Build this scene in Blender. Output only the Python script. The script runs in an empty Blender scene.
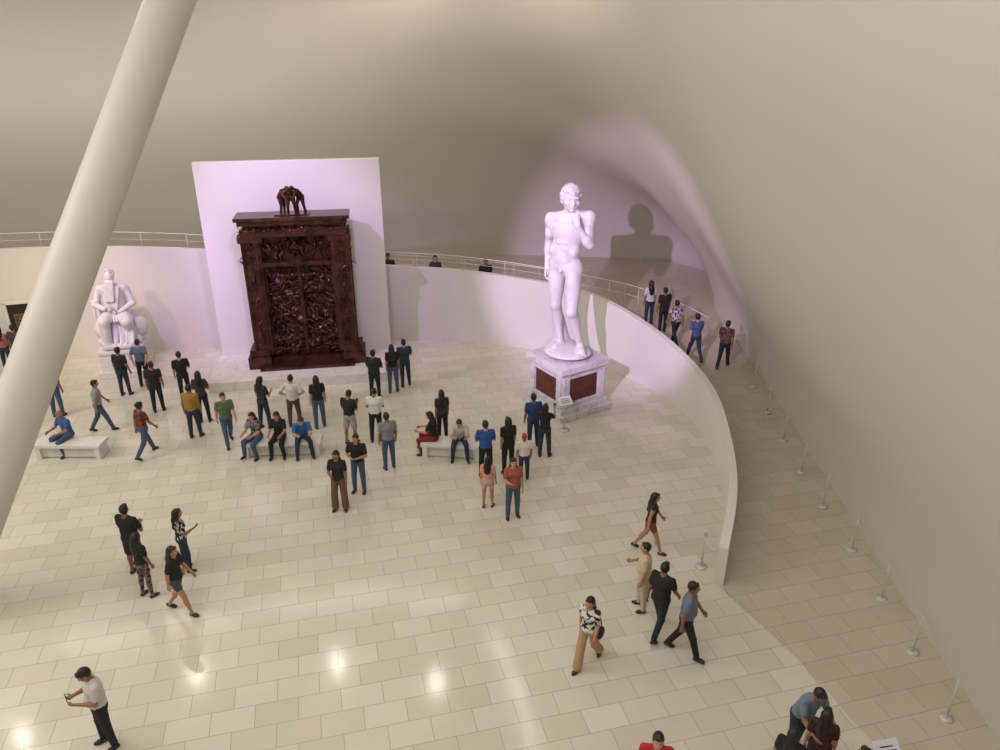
import bpy, bmesh, math, random
import numpy as np
from mathutils import Vector, Matrix, noise as mnoise
random.seed(7)
scene=bpy.context.scene
scene.view_settings.view_transform='Standard'
# ---------------------------------------------------------------- materials
def lin(c):
    return tuple(((x/255)/12.92 if x/255<=0.04045 else ((x/255+0.055)/1.055)**2.4) for x in c)+(1.0,)
MC={}
def mat(name,rgb,rough=0.7,metal=0.0,var=0.06,scale=8.0,emit=None,pattern=None):
    key=(name,rgb,rough,metal,pattern)
    if key in MC: return MC[key]
    m=bpy.data.materials.new(name); m.use_nodes=True
    nt=m.node_tree; b=nt.nodes['Principled BSDF']
    b.inputs['Roughness'].default_value=rough; b.inputs['Metallic'].default_value=metal
    tc=nt.nodes.new('ShaderNodeTexCoord'); no=nt.nodes.new('ShaderNodeTexNoise')
    no.inputs['Scale'].default_value=scale if not pattern else 14.0
    nt.links.new(tc.outputs['Object'],no.inputs['Vector'])
    cr=nt.nodes.new('ShaderNodeValToRGB')
    c=lin(rgb)
    if pattern:
        cr.color_ramp.interpolation='CONSTANT'
        cr.color_ramp.elements[0].color=c; cr.color_ramp.elements[1].position=0.52; cr.color_ramp.elements[1].color=lin(pattern)
    else:
        cr.color_ramp.elements[0].position=0.3; cr.color_ramp.elements[1].position=0.7
        cr.color_ramp.elements[0].color=tuple(x*(1-var) for x in c[:3])+(1,)
        cr.color_ramp.elements[1].color=tuple(min(1,x*(1+var)) for x in c[:3])+(1,)
    nt.links.new(no.outputs['Fac'],cr.inputs['Fac'])
    nt.links.new(cr.outputs['Color'],b.inputs['Base Color'])
    if emit:
        b.inputs['Emission Color'].default_value=lin(emit[0]); b.inputs['Emission Strength'].default_value=emit[1]
    MC[key]=m
    return m
def tile_mat(name,c1,c2,cm,rot,rough):
    m=bpy.data.materials.new(name); m.use_nodes=True
    nt=m.node_tree; b=nt.nodes['Principled BSDF']
    tc=nt.nodes.new('ShaderNodeTexCoord'); mp=nt.nodes.new('ShaderNodeMapping')
    mp.inputs['Rotation'].default_value=(0,0,math.radians(rot))
    nt.links.new(tc.outputs['Object'],mp.inputs['Vector'])
    br=nt.nodes.new('ShaderNodeTexBrick')
    br.inputs['Scale'].default_value=1.0; br.inputs['Mortar Size'].default_value=0.006
    br.inputs['Brick Width'].default_value=0.74; br.inputs['Row Height'].default_value=0.5
    br.inputs['Color1'].default_value=lin(c1); br.inputs['Color2'].default_value=lin(c2); br.inputs['Mortar'].default_value=lin(cm)
    nt.links.new(mp.outputs['Vector'],br.inputs['Vector'])
    no=nt.nodes.new('ShaderNodeTexNoise'); no.inputs['Scale'].default_value=0.7; no.inputs['Detail'].default_value=6
    nt.links.new(mp.outputs['Vector'],no.inputs['Vector'])
    mr=nt.nodes.new('ShaderNodeMapRange'); mr.inputs['To Min'].default_value=0.88; mr.inputs['To Max'].default_value=1.06
    nt.links.new(no.outputs['Fac'],mr.inputs['Value'])
    mx=nt.nodes.new('ShaderNodeVectorMath'); mx.operation='SCALE'
    nt.links.new(br.outputs['Color'],mx.inputs[0]); nt.links.new(mr.outputs['Result'],mx.inputs['Scale'])
    nt.links.new(mx.outputs['Vector'],b.inputs['Base Color'])
    b.inputs['Roughness'].default_value=rough
    return m
def marble_mat(name,base,vein,scale=2.5,rough=0.45,width=0.03):
    m=bpy.data.materials.new(name); m.use_nodes=True
    nt=m.node_tree; b=nt.nodes['Principled BSDF']; b.inputs['Roughness'].default_value=rough
    tc=nt.nodes.new('ShaderNodeTexCoord'); no=nt.nodes.new('ShaderNodeTexNoise')
    no.inputs['Scale'].default_value=scale; no.inputs['Detail'].default_value=8; no.inputs['Distortion'].default_value=1.5
    nt.links.new(tc.outputs['Object'],no.inputs['Vector'])
    cr=nt.nodes.new('ShaderNodeValToRGB'); e=cr.color_ramp.elements
    e[0].position=0.5-width*2; e[0].color=lin(base); e[1].position=0.5+width*2; e[1].color=lin(base)
    n=e.new(0.5); n.color=lin(vein)
    nt.links.new(no.outputs['Fac'],cr.inputs['Fac']); nt.links.new(cr.outputs['Color'],b.inputs['Base Color'])
    return m
# ---------------------------------------------------------------- mesh builder
class MB:
    def __init__(s): s.V=[];s.F=[];s.M=[];s.S=[];s.n=0
    def add(s,v,f,m=0,smooth=True):
        v=np.asarray(v,dtype=float).reshape(-1,3); s.V.append(v)
        n=s.n
        s.F+= [tuple(i+n for i in q) for q in f]
        s.M+= (list(m) if hasattr(m,'__len__') else [m]*len(f)); s.S+=[smooth]*len(f); s.n+=len(v)
    def merge(s,o,M=None,mat=None):
        v=np.vstack(o.V)
        if M is not None:
            A=np.array(M); v=v@A[:3,:3].T+A[:3,3]
        n=s.n; s.V.append(v); s.F+=[tuple(i+n for i in q) for q in o.F]
        s.M+= (o.M if mat is None else [mat]*len(o.F)); s.S+=o.S; s.n+=len(v)
    def obj(s,name,mats,loc=(0,0,0),rot=(0,0,0),scale=1.0,parent=None):
        me=bpy.data.meshes.new(name); me.from_pydata(np.vstack(s.V).tolist(),[],s.F)
        for m in mats: me.materials.append(m)
        me.polygons.foreach_set('material_index',s.M); me.polygons.foreach_set('use_smooth',s.S)
        me.update()
        ob=bpy.data.objects.new(name,me); scene.collection.objects.link(ob)
        ob.location=loc; ob.rotation_euler=rot; ob.scale=(scale,)*3
        if parent: ob.parent=parent
        return ob
    def box(s,c,d,m=0,bev=0.01,rot=0.0,smooth=False):
        bm=bmesh.new(); bmesh.ops.create_cube(bm,size=1.0)
        bmesh.ops.scale(bm,vec=d,verts=bm.verts)
        if bev>0: bmesh.ops.bevel(bm,geom=bm.edges[:],offset=bev,segments=2,affect='EDGES',profile=0.7)
        if rot: bmesh.ops.rotate(bm,cent=(0,0,0),matrix=Matrix.Rotation(rot,3,'Z'),verts=bm.verts)
        bm.verts.index_update()
        s.add([(v.co.x+c[0],v.co.y+c[1],v.co.z+c[2]) for v in bm.verts],[tuple(v.index for v in f.verts) for f in bm.faces],m,smooth)
        bm.free()
    def tube(s,pts,rad,seg=8,m=0):
        pts=np.asarray(pts,float); n=len(pts)
        if not hasattr(rad,'__len__'): rad=[rad]*n
        v=[];up=None
        for i in range(n):
            t=pts[min(i+1,n-1)]-pts[max(i-1,0)]; t=t/(np.linalg.norm(t)+1e-9)
            r=np.array([0,0,1.]) if abs(t[2])<0.9 else np.array([1.,0,0])
            a=np.cross(t,r); a/=np.linalg.norm(a)
            if up is not None:
                a=up-np.dot(up,t)*t; a/=np.linalg.norm(a)
            up=a; b=np.cross(t,a)
            for k in range(seg):
                an=2*math.pi*k/seg; v.append(pts[i]+rad[i]*(a*math.cos(an)+b*math.sin(an)))
        f=[]
        for i in range(n-1):
            for k in range(seg):
                k2=(k+1)%seg; f.append((i*seg+k,i*seg+k2,(i+1)*seg+k2,(i+1)*seg+k))
        f.append(tuple(range(seg))[::-1]); f.append(tuple((n-1)*seg+k for k in range(seg)))
        s.add(v,f,m,True)
    def sph(s,c,r,m=0,seg=8,rings=6,R=None):
        v=[];f=[]
        if not hasattr(r,'__len__'): r=(r,r,r)
        for i in range(rings+1):
            ph=math.pi*i/rings
            for k in range(seg):
                a=2*math.pi*k/seg
                p=np.array([r[0]*math.sin(ph)*math.cos(a),r[1]*math.sin(ph)*math.sin(a),r[2]*math.cos(ph)])
                if R is not None: p=R@p
                v.append(p+np.asarray(c))
        for i in range(rings):
            for k in range(seg):
                k2=(k+1)%seg; f.append((i*seg+k,(i+1)*seg+k,(i+1)*seg+k2,i*seg+k2))
        s.add(v,f,m,True)
# ---------------------------------------------------------------- implicit surfaces
def cap(a,b,ra,rb,m=0,k=0.02,flat=None): return ('c',np.array(a,float),np.array(b,float),ra,rb,m,k,flat)
def ell(c,r,m=0,k=0.02,R=None): return ('e',np.array(c,float),np.array(r,float),R,None,m,k,None)
def nets(prims,vox):
    lo=[];hi=[]
    for p in prims:
        if p[0]=='c':
            r=max(p[3],p[4])*(p[7][1] if p[7] else 1.0)
            lo.append(np.minimum(p[1],p[2])-r); hi.append(np.maximum(p[1],p[2])+r)
        else:
            r=max(p[2]) if p[3] is not None else p[2]
            lo.append(p[1]-r); hi.append(p[1]+r)
    L=np.min(lo,axis=0)-3*vox; Hh=np.max(hi,axis=0)+3*vox
    n=np.ceil((Hh-L)/vox).astype(int)+1
    F=np.full(n,1.0,np.float32); D=np.full(n,1.0,np.float32); Mt=np.zeros(n,np.int16)
    ax=[L[i]+np.arange(n[i])*vox for i in range(3)]
    for p,l,h in zip(prims,lo,hi):
        mg=p[6]+2.5*vox
        i0=np.clip(np.floor((l-mg-L)/vox).astype(int),0,n-1); i1=np.clip(np.ceil((h+mg-L)/vox).astype(int)+1,1,n)
        sl=tuple(slice(i0[i],i1[i]) for i in range(3))
        X=ax[0][sl[0]][:,None,None]; Y=ax[1][sl[1]][None,:,None]; Z=ax[2][sl[2]][None,None,:]
        if p[0]=='c':
            a,b=p[1],p[2]; ba=b-a; bb=float(ba@ba)+1e-12
            x=X-a[0];y=Y-a[1];z=Z-a[2]
            t=np.clip((x*ba[0]+y*ba[1]+z*ba[2])/bb,0,1)
            qx=x-t*ba[0];qy=y-t*ba[1];qz=z-t*ba[2]
            if p[7]:
                w,sc=p[7]; w=np.asarray(w,float); cc=(qx*w[0]+qy*w[1]+qz*w[2])*(1/sc-1)
                qx=qx+w[0]*cc;qy=qy+w[1]*cc;qz=qz+w[2]*cc
            d=np.sqrt(qx*qx+qy*qy+qz*qz)-(p[3]+(p[4]-p[3])*t)
        else:
            c,r,R=p[1],p[2],p[3]
            x=X-c[0];y=Y-c[1];z=Z-c[2]
            if R is not None:
                x,y,z=(R[0,0]*x+R[1,0]*y+R[2,0]*z, R[0,1]*x+R[1,1]*y+R[2,1]*z, R[0,2]*x+R[1,2]*y+R[2,2]*z)
            k0=np.sqrt((x/r[0])**2+(y/r[1])**2+(z/r[2])**2); k1=np.sqrt((x/r[0]**2)**2+(y/r[1]**2)**2+(z/r[2]**2)**2)+1e-9
            d=k0*(k0-1)/k1
        d=d.astype(np.float32); f=F[sl]; k=p[6]
        hh=np.maximum(k-np.abs(f-d),0)/k
        F[sl]=np.minimum(f,d)-hh*hh*k*0.25
        dd=D[sl]; mk=d<dd; D[sl]=np.where(mk,d,dd); Mt[sl]=np.where(mk,p[5],Mt[sl])
    s=F<0
    c=[F[dx:n[0]-1+dx,dy:n[1]-1+dy,dz:n[2]-1+dz] for dx in (0,1) for dy in (0,1) for dz in (0,1)]
    ssum=sum((q<0).astype(np.int8) for q in c)
    act=(ssum>0)&(ssum<8)
    idx=np.full(act.shape,-1,np.int64); ii=np.argwhere(act); idx[act]=np.arange(len(ii))
    vals=[q[act] for q in c]
    corner=np.array([(dx,dy,dz) for dx in (0,1) for dy in (0,1) for dz in (0,1)],float)
    acc=np.zeros((len(ii),3));cnt=np.zeros(len(ii))
    for a in range(8):
        for b in range(a+1,8):
            if np.abs(corner[a]-corner[b]).sum()!=1: continue
            m=(vals[a]<0)!=(vals[b]<0)
            t=vals[a][m]/(vals[a][m]-vals[b][m])
            acc[m]+=corner[a]+(corner[b]-corner[a])*t[:,None]; cnt[m]+=1
    V=(ii+acc/cnt[:,None])*vox+L
    quads=[]
    A=s[:-1,1:-1,1:-1];B=s[1:,1:-1,1:-1]; e=np.argwhere(A!=B); e[:,1]+=1;e[:,2]+=1; fl=A[A!=B]
    i,j,k=e.T; q=np.stack([idx[i,j-1,k-1],idx[i,j,k-1],idx[i,j,k],idx[i,j-1,k]],1); q[~fl]=q[~fl][:,::-1]; quads.append(q)
    A=s[1:-1,:-1,1:-1];B=s[1:-1,1:,1:-1]; e=np.argwhere(A!=B); e[:,0]+=1;e[:,2]+=1; fl=A[A!=B]
    i,j,k=e.T; q=np.stack([idx[i-1,j,k-1],idx[i-1,j,k],idx[i,j,k],idx[i,j,k-1]],1); q[~fl]=q[~fl][:,::-1]; quads.append(q)
    A=s[1:-1,1:-1,:-1];B=s[1:-1,1:-1,1:]; e=np.argwhere(A!=B); e[:,0]+=1;e[:,1]+=1; fl=A[A!=B]
    i,j,k=e.T; q=np.stack([idx[i-1,j-1,k],idx[i,j-1,k],idx[i,j,k],idx[i-1,j,k]],1); q[~fl]=q[~fl][:,::-1]; quads.append(q)
    Q=np.vstack(quads)
    ce=V[Q].mean(1); gi=np.clip(np.rint((ce-L)/vox).astype(int),0,n-1)
    return V,Q.tolist(),Mt[gi[:,0],gi[:,1],gi[:,2]].tolist()
def catmull(P,n):
    P=np.asarray(P,float); m=len(P); out=[]
    for q in np.linspace(0,m-1-1e-9,n):
        i=int(q); t=q-i
        p0=P[max(i-1,0)];p1=P[i];p2=P[i+1];p3=P[min(i+2,m-1)]
        out.append(0.5*((2*p1)+(-p0+p2)*t+(2*p0-5*p1+4*p2-p3)*t*t+(-p0+3*p1-3*p2+p3)*t**3))
    return np.array(out)
# ---------------------------------------------------------------- body
def dirv(a,b,side):
    a=math.radians(a);b=math.radians(b)
    return np.array([side*math.sin(b),math.cos(b)*math.sin(a),-math.cos(b)*math.cos(a)])
SK,HA,TOP,BOT,SHO,WHT,DRK,LIP,EXT=range(9)
def hand(mb,pr,w,d,side,n,m=SK,curl=0.5,k=0.01):
    d=d/np.linalg.norm(d); n=n-np.dot(n,d)*d; n/=np.linalg.norm(n)+1e-9
    s=np.cross(d,n)
    pr.append(cap(w,w+d*0.075,0.020,0.022,m,k,(s,1.7)))
    fw=np.array([0,1.0,0.4]); 
    if np.dot(s,fw)<0: s=-s
    for i,(o,L) in enumerate([(0.030,0.068),(0.010,0.078),(-0.010,0.072),(-0.029,0.056)]):
        a=w+d*0.080+s*o; c1=curl*(0.7+0.1*i)
        d1=d*math.cos(c1)+n*math.sin(c1); b=a+d1*L*0.5
        d2=d*math.cos(2*c1)+n*math.sin(2*c1); c=b+d2*L*0.3; d3=d*math.cos(2.7*c1)+n*math.sin(2.7*c1); e=c+d3*L*0.22
        mb.tube([a-d*0.02,a,b,c,e],[0.010,0.0095,0.0088,0.008,0.005],6,m)
    a=w+d*0.025+s*0.026
    b=a+(d*0.6+s*0.7+n*0.3)*0.035; c=b+(d*0.85+s*0.25+n*0.4)*0.030; e=c+(d*0.9+n*0.4)*0.018
    mb.tube([a-s*0.01,a,b,c,e],[0.012,0.012,0.0105,0.0095,0.006],6,m)
def body(o):
    pr=[];mb=MB(); g=o.get
    fem=g('fem',False); lean=g('lean',0); sleeve=g('sleeve','short'); legs=g('legs','trousers'); hair=g('hair','short'); bulk=g('bulk',1.0)
    SKm,HAm,TOm,BOm,SHm=(SK,HA,TOP,BOT,SHO)
    l=math.radians(lean); U=np.array([0,math.sin(l),math.cos(l)]); Fd=np.array([0,math.cos(l),-math.sin(l)]); R=np.array([1.,0,0])
    c0=np.array([0,0,0.92])
    hw=0.088
    minz=9
    for side,(a,b,sp) in ((1,o['rl']),(-1,o['ll'])):
        hip=c0+R*side*hw
        kn=hip+dirv(a,sp,side)*0.43
        an=kn+dirv(a-b,sp*0.4,side)*0.42
        sa=a-b; pitch=0
        if sa<-14: pitch=(-sa-10)*0.9
        p=math.radians(pitch); ff=np.array([side*0.16,math.cos(p),-math.sin(p)]); ff/=np.linalg.norm(ff); fu=np.array([0,math.sin(p),math.cos(p)])
        he=an-ff*0.035-fu*0.045; to=an+ff*0.135-fu*0.055; bl=an+ff*0.08-fu*0.05
        minz=min(minz,he[2]-0.034,to[2]-0.026)
        if legs=='trousers':
            pr+=[cap(hip,kn,0.096*bulk,0.070,BOm,0.03),cap(kn,an+(kn-an)*0.06,0.070,0.056,BOm,0.02),cap(an,an+(kn-an)*0.2,0.034,0.036,SKm,0.01)]
        elif legs=='slim':
            pr+=[cap(hip,kn,0.090,0.058,BOm,0.03),cap(kn,an+(kn-an)*0.08,0.057,0.037,BOm,0.02),ell(kn+(an-kn)*0.28-np.array([0,0.018,0]),(0.048,0.05,0.1),BOm,0.03)]
        elif legs=='wide':
            pr+=[cap(hip,kn,0.096,0.085,BOm,0.03),cap(kn,an+(kn-an)*0.08,0.085,0.092,BOm,0.02)]
        else: # shorts
            e=0.86 if fem is False else 0.45
            pr+=[cap(hip,kn,0.084,0.054,SKm,0.02),cap(hip,hip+(kn-hip)*e,0.098*bulk,0.092-0.01*fem,BOm,0.015),cap(kn,an,0.052,0.035,SKm,0.02),ell(kn+(an-kn)*0.28-np.array([0,0.018,0]),(0.047,0.052,0.1),SKm,0.03)]
        pr+=[cap(an,an-fu*0.02,0.036,0.036,SKm,0.01),cap(he,bl,0.036,0.040,SHm,0.015,(R,1.1)),cap(bl,to,0.040,0.028,SHm,0.015,(R,1.25))]
    pr+=[cap(c0-R*0.06,c0+R*0.06,0.112*bulk,0.112*bulk,BOm,0.04),ell(c0-Fd*0.05-U*0.02,(0.13,0.085,0.10),BOm,0.04)]
    wa=c0+U*0.18; ch=c0+U*0.37
    wr=0.102 if fem else 0.118*bulk
    pr+=[cap(c0+U*0.04,wa,0.122*(1.02 if fem else bulk),wr,TOm,0.02,(R,1.34)),cap(wa,ch,wr,0.130 if not fem else 0.112,TOm,0.04,(R,1.38)),
         cap(ch,c0+U*0.45,0.126 if not fem else 0.108,0.080,TOm,0.05,(R,1.6))]
    if fem:
        for s in (1,-1): pr.append(ell(ch+R*s*0.065+Fd*0.075-U*0.02,(0.06,0.06,0.06),TOm,0.04))
    elif bulk>1.05: pr.append(ell(wa+Fd*0.05-U*0.03,(0.13,0.12,0.13),TOm,0.05))
    sw=0.160 if fem else 0.188
    nk=c0+U*0.53
    hp=math.radians(lean*0.6+g('hp',0)); hy=math.radians(g('hy',0))
    F2=np.array([-math.sin(hy)*math.cos(hp),math.cos(hy)*math.cos(hp),-math.sin(hp)]); R2=np.array([math.cos(hy),math.sin(hy),0]); U2=np.cross(R2,F2)
    hc=nk+U*0.045+U2*0.105+F2*0.02
    pr+=[cap(c0+U*0.47,hc-U2*0.05-F2*0.02,0.058,0.050,SKm,0.025)]
    RR=np.stack([R2,F2,U2],1)
    pr+=[ell(hc,(0.076,0.096,0.112),SKm,0.02,RR),ell(hc+F2*0.03-U2*0.055,(0.054,0.058,0.056),SKm,0.03,RR),
         cap(hc+F2*0.090+U2*0.008,hc+F2*0.106-U2*0.024,0.010,0.015,SKm,0.012)]
    for s in (1,-1): pr.append(ell(hc+R2*s*0.078-U2*0.01,(0.012,0.022,0.032),SKm,0.008,RR))
    if hair!='bald':
        pr.append(ell(hc-F2*0.020+U2*0.020,(0.086,0.098,0.108),HAm,0.012,RR))
        pr.append(cap(hc+F2*0.062+U2*0.085-R2*0.03,hc+F2*0.062+U2*0.085+R2*0.03,0.022,0.022,HAm,0.02))
    if hair=='long':
        pr+=[cap(hc-F2*0.055,nk-Fd*0.075-U*0.02,0.068,0.062,HAm,0.03,(R,1.25)),cap(nk-Fd*0.075-U*0.02,nk-Fd*0.115-U*0.22,0.060,0.035,HAm,0.03,(R,1.7))]
        for s in (1,-1): pr.append(cap(hc+R2*s*0.065-F2*0.01,nk+R*s*0.075-Fd*0.03,0.03,0.03,HAm,0.02))
    if hair=='bun': pr.append(ell(hc-F2*0.11+U2*0.06,(0.04,0.04,0.04),HAm,0.01))
    if hair=='cap':
        pr.append(cap(hc+F2*0.08+U2*0.045,hc+F2*0.15+U2*0.035,0.014,0.010,HAm,0.01,(R2,4.5)))
    for s in (1,-1):
        e=hc+R2*s*0.031+F2*0.082+U2*0.004
        mb.sph(e,(0.015,0.011,0.009),WHT,8,6,RR); mb.sph(e+F2*0.0075,(0.006,0.005,0.006),DRK,6,4,RR)
        mb.sph(e+F2*0.008+U2*0.022,(0.018,0.006,0.004),HA,6,4,RR)
    mb.sph(hc+F2*0.086-U2*0.055,(0.022,0.008,0.008),LIP,8,4,RR)
    for side,key in ((1,'ra'),(-1,'la')):
        a,ab,fx,inw=o[key]
        sh=c0+U*0.475+R*side*sw
        a0=a+lean*0.4
        d1=dirv(a0,ab,side); el=sh+d1*0.285
        d2=dirv(a0+fx,ab-inw,side); w=el+d2*0.245
        pr+=[cap(c0+U*0.475+R*side*0.06,sh,0.064,0.060,TOm,0.04)]
        if sleeve=='long':
            pr+=[cap(sh,el,0.062,0.052,TOm,0.02),cap(el,w-d2*0.02,0.050,0.038,TOm,0.02)]
        elif sleeve=='none':
            pr+=[cap(sh,el,0.046,0.036,SKm,0.02)]
        else:
            pr+=[cap(sh,sh+d1*0.18,0.066,0.062,TOm,0.012),cap(sh,el,0.048,0.040,SKm,0.015)]
        pr+=[cap(el,el+d2*0.1,0.039,0.039,SKm,0.02),cap(el+d2*0.06,w,0.038,0.026,SKm,0.015)]
        n=-R*side if fx<70 else np.array([-side*0.5,0.2,0.8])
        hand(mb,pr,w,d2,side,n,SKm,g('curl',0.45))
        if g('phone') and side==1:
            c=w+d2*0.10+np.array([0,0.02,0.03]); mb.box(c,(0.075,0.012,0.15),DRK,0.004)
    if g('bag'):
        s=g('bag'); c=c0+R*s*0.22-Fd*0.03-U*0.02
        pr+=[ell(c,(0.06,0.14,0.12),EXT,0.01)]
        mb.tube([c+U*0.1,c0+U*0.3+R*s*0.20+Fd*0.03,c0+U*0.52+R*s*0.12,c0+U*0.3+R*s*0.17-Fd*0.12,c+U*0.1-Fd*0.05],0.010,6,EXT)
    if g('backpack'):
        pr+=[cap(c0+U*0.18-Fd*0.19,c0+U*0.40-Fd*0.18,0.09,0.08,EXT,0.02,(R,1.5))]
    return pr,mb,minz
POSE={
 'stand':dict(rl=(3,3,3),ll=(-2,3,4),ra=(3,8,14,4),la=(-2,8,12,4)),
 'stand2':dict(rl=(6,8,5),ll=(-3,2,3),ra=(12,12,85,40),la=(2,8,15,5)),
 'cross':dict(rl=(2,2,4),ll=(2,3,4),ra=(10,14,80,58),la=(10,14,80,58)),
 'hips':dict(rl=(2,2,6),ll=(0,3,6),ra=(-15,38,60,75),la=(-15,38,60,75)),
 'back':dict(rl=(2,2,4),ll=(0,3,4),ra=(-22,14,15,30),la=(-22,14,15,30)),
 'walk':dict(rl=(22,6,1),ll=(-12,22,1),ra=(-16,8,12,3),la=(14,8,20,5),lean=3),
 'walk2':dict(rl=(-13,24,1),ll=(23,5,1),ra=(15,8,22,5),la=(-15,8,10,3),lean=3),
 'phone':dict(rl=(4,5,4),ll=(-3,3,4),ra=(12,8,95,32),la=(10,8,90,36),hp=30,phone=True),
 'photo':dict(rl=(3,3,4),ll=(-2,3,4),ra=(50,10,80,25),la=(45,10,85,25),phone=True,hp=-8),
 'lean':dict(rl=(6,4,5),ll=(-4,4,5),ra=(20,8,45,10),la=(15,8,50,15),lean=20,hp=15),
 'sit':dict(rl=(84,84,8),ll=(80,88,8),ra=(25,10,55,22),la=(22,10,60,22),lean=8,hp=8),
 'sitlean':dict(rl=(82,88,12),ll=(84,78,12),ra=(38,8,60,22),la=(35,8,62,22),lean=26,hp=10),
}
eyeW=mat('eye_white',(225,222,218),0.3); eyeD=mat('dark_plastic',(18,16,18),0.3)
SKN=[(176,128,100),(150,104,78),(190,142,114),(138,94,70)]
def person(name,x,y,z,yaw,pose,top,bot,h=1.70,fem=False,hair=None,sleeve='short',legs='trousers',shoe=(40,38,40),skin=None,haircol=(26,20,18),vox=0.017,topp=None,botp=None,ext=(60,45,40),**kw):
    o=dict(POSE[pose]); 
    for k in ('rl','ll','ra','la'):
        o[k]=tuple(v+random.uniform(-2,2) if i<2 else v for i,v in enumerate(o[k]))
    o.update(fem=fem,hair=hair or ('long' if fem else 'short'),sleeve=sleeve,legs=legs); o.update(kw)
    pr,mb,mz=body(o)
    V,Q,M=nets(pr,vox)
    mb.add(V,Q,M,True)
    for i in range(len(mb.V)): mb.V[i]=mb.V[i]-np.array([0,0,mz])
    sk=SKN[random.randrange(4)] if skin is None else skin
    mats=[mat('skin',sk,0.55,var=0.04),mat('hair',haircol,0.5),mat('shirt_fabric',top,0.85,pattern=topp),mat('trouser_fabric',bot,0.85,pattern=botp),
          mat('shoe_leather',shoe,0.6),eyeW,eyeD,mat('lips',(140,70,65),0.5),mat('bag_fabric',ext,0.7)]
    return mb.obj(name,mats,(x,y,z),(0,0,math.radians(yaw)),h/1.72)
# ---------------------------------------------------------------- room shell
white=mat('white_plaster',(220,216,210),0.75,var=0.015,scale=0.6)
shellm=mat('shell_plaster',(206,200,191),0.55,var=0.012,scale=0.3)
floorm=tile_mat('marble_floor_tiles',(217,211,196),(205,198,181),(170,161,142),-14,0.13)
rampm=tile_mat('ramp_tiles',(200,190,172),(190,180,160),(158,146,126),-14,0.3)
mb=MB(); mb.box((-11,13,-0.15),(52,52,0.3),0,0); mb.obj('floor',[floorm])
Zs=[-0.3,2,4,8,11,16]
LV=[
[(9.5,-10),(8.6,0),(8.45,9),(8.7,15),(8.9,21),(8.8,25.5),(8.8,28.5),(9.8,31),(9.5,34),(4,35),(-6,34.8),(-14,33),(-22,30),(-29,23),(-33,12),(-34,-10)],
[(9.2,-10),(8.3,0),(8.0,9),(8.1,15),(8.25,21),(8.35,25),(8.3,28.5),(9.2,31),(8.6,34),(3,34.5),(-6.3,34),(-14,32.3),(-21.8,29.4),(-28.6,22.5),(-32.5,12),(-34,-10)],
[(8.8,-10),(7.8,0),(7.3,9),(7.1,15),(7.1,21),(7.2,25),(7.0,28.2),(7.6,30.5),(6.6,33),(2,33.6),(-6.5,33),(-14,31.5),(-21.5,28.7),(-28,22),(-32,12),(-34,-10)],
[(8.2,-10),(6.8,0),(5.8,9),(5.0,15.2),(4.4,21),(4.0,24.8),(3.1,27.4),(1.4,29.2),(-0.8,30.4),(-4,31.2),(-9,31.5),(-14.7,30.4),(-21,27.7),(-27,21),(-30,11.5),(-33,-10)],
[(8,-10),(6.2,0),(5.0,9),(4.0,15.3),(2.8,20.8),(1.4,24.6),(-0.3,27.3),(-2.5,29.2),(-5,30.5),(-8,31.4),(-11.8,31.8),(-16.3,30.8),(-22,28),(-28,21.5),(-31,12),(-33,-10)],
[(9,-10),(6.4,0),(5.0,9),(3.8,15.5),(2.3,21.3),(0.5,25.4),(-1.5,28.4),(-3.8,30.5),(-6.4,32),(-9.3,33),(-12.8,33.3),(-17.3,32.2),(-23,29.2),(-29.5,22.5),(-32,12),(-34,-10)]]
NS=180
curves=np.array([catmull(c,NS) for c in LV])
zz=np.linspace(0,16,60)-0.0
Zc=np.array(Zs)
def shell_at(z):
    i=int(np.clip(np.searchsorted(Zc,z)-1,0,4)); h=Zc[i+1]-Zc[i]; t=(z-Zc[i])/h
    def sl(j):
        if j==0: return (curves[1]-curves[0])/(Zc[1]-Zc[0])
        if j==5: return (curves[5]-curves[4])/(Zc[5]-Zc[4])
        return (curves[j+1]-curves[j-1])/(Zc[j+1]-Zc[j-1])
    m0,m1=sl(i)*h,sl(i+1)*h
    return (2*t**3-3*t*t+1)*curves[i]+(t**3-2*t*t+t)*m0+(-2*t**3+3*t*t)*curves[i+1]+(t**3-t*t)*m1
V=[];F=[]
for z in zz:
    c=shell_at(max(z,-0.3))
    V+= [(a,b,z) for a,b in c]
for r in range(len(zz)-1):
    for k in range(NS-1): F.append((r*NS+k,r*NS+k+1,(r+1)*NS+k+1,(r+1)*NS+k))
mb=MB(); mb.add(V,F,0,True); mb.obj('wall_shell',[shellm])
mb=MB(); mb.box((-12,12,16.1),(48,48,0.2),0,0); mb.obj('ceiling',[white])
mb=MB(); mb.box((-12,-10.1,8),(46,0.2,16),0,0); mb.obj('wall_rear',[shellm])
# parapet / ramp
PP=[(4.62,12.95,1.0),(5.45,15.2,1.05),(5.97,17.7,1.15),(6.04,20,1.5),(5.3,22.4,1.95),(3.92,24.5,2.4),(2.26,26.0,2.62),(-1.17,27.1,2.85),(-4.4,27.4,3.0),(-8,27.2,3.4),(-11.5,26.6,3.85),(-15.7,25.8,4.1),(-19.5,24.3,4.2),(-24,21,4.3),(-28,15,4.4),(-30,6,4.5)]
pc=catmull(PP,200)
tan=np.gradient(pc[:,:2],axis=0); tan/=np.linalg.norm(tan,axis=1)[:,None]
nrm=np.stack([tan[:,1],-tan[:,0]],1)
V=[];F=[]
T=0.2
for p,n in zip(pc,nrm):
    V+=[(p[0],p[1],-0.1),(p[0],p[1],p[2]),(p[0]+n[0]*T,p[1]+n[1]*T,p[2]),(p[0]+n[0]*T,p[1]+n[1]*T,-0.1)]
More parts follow.
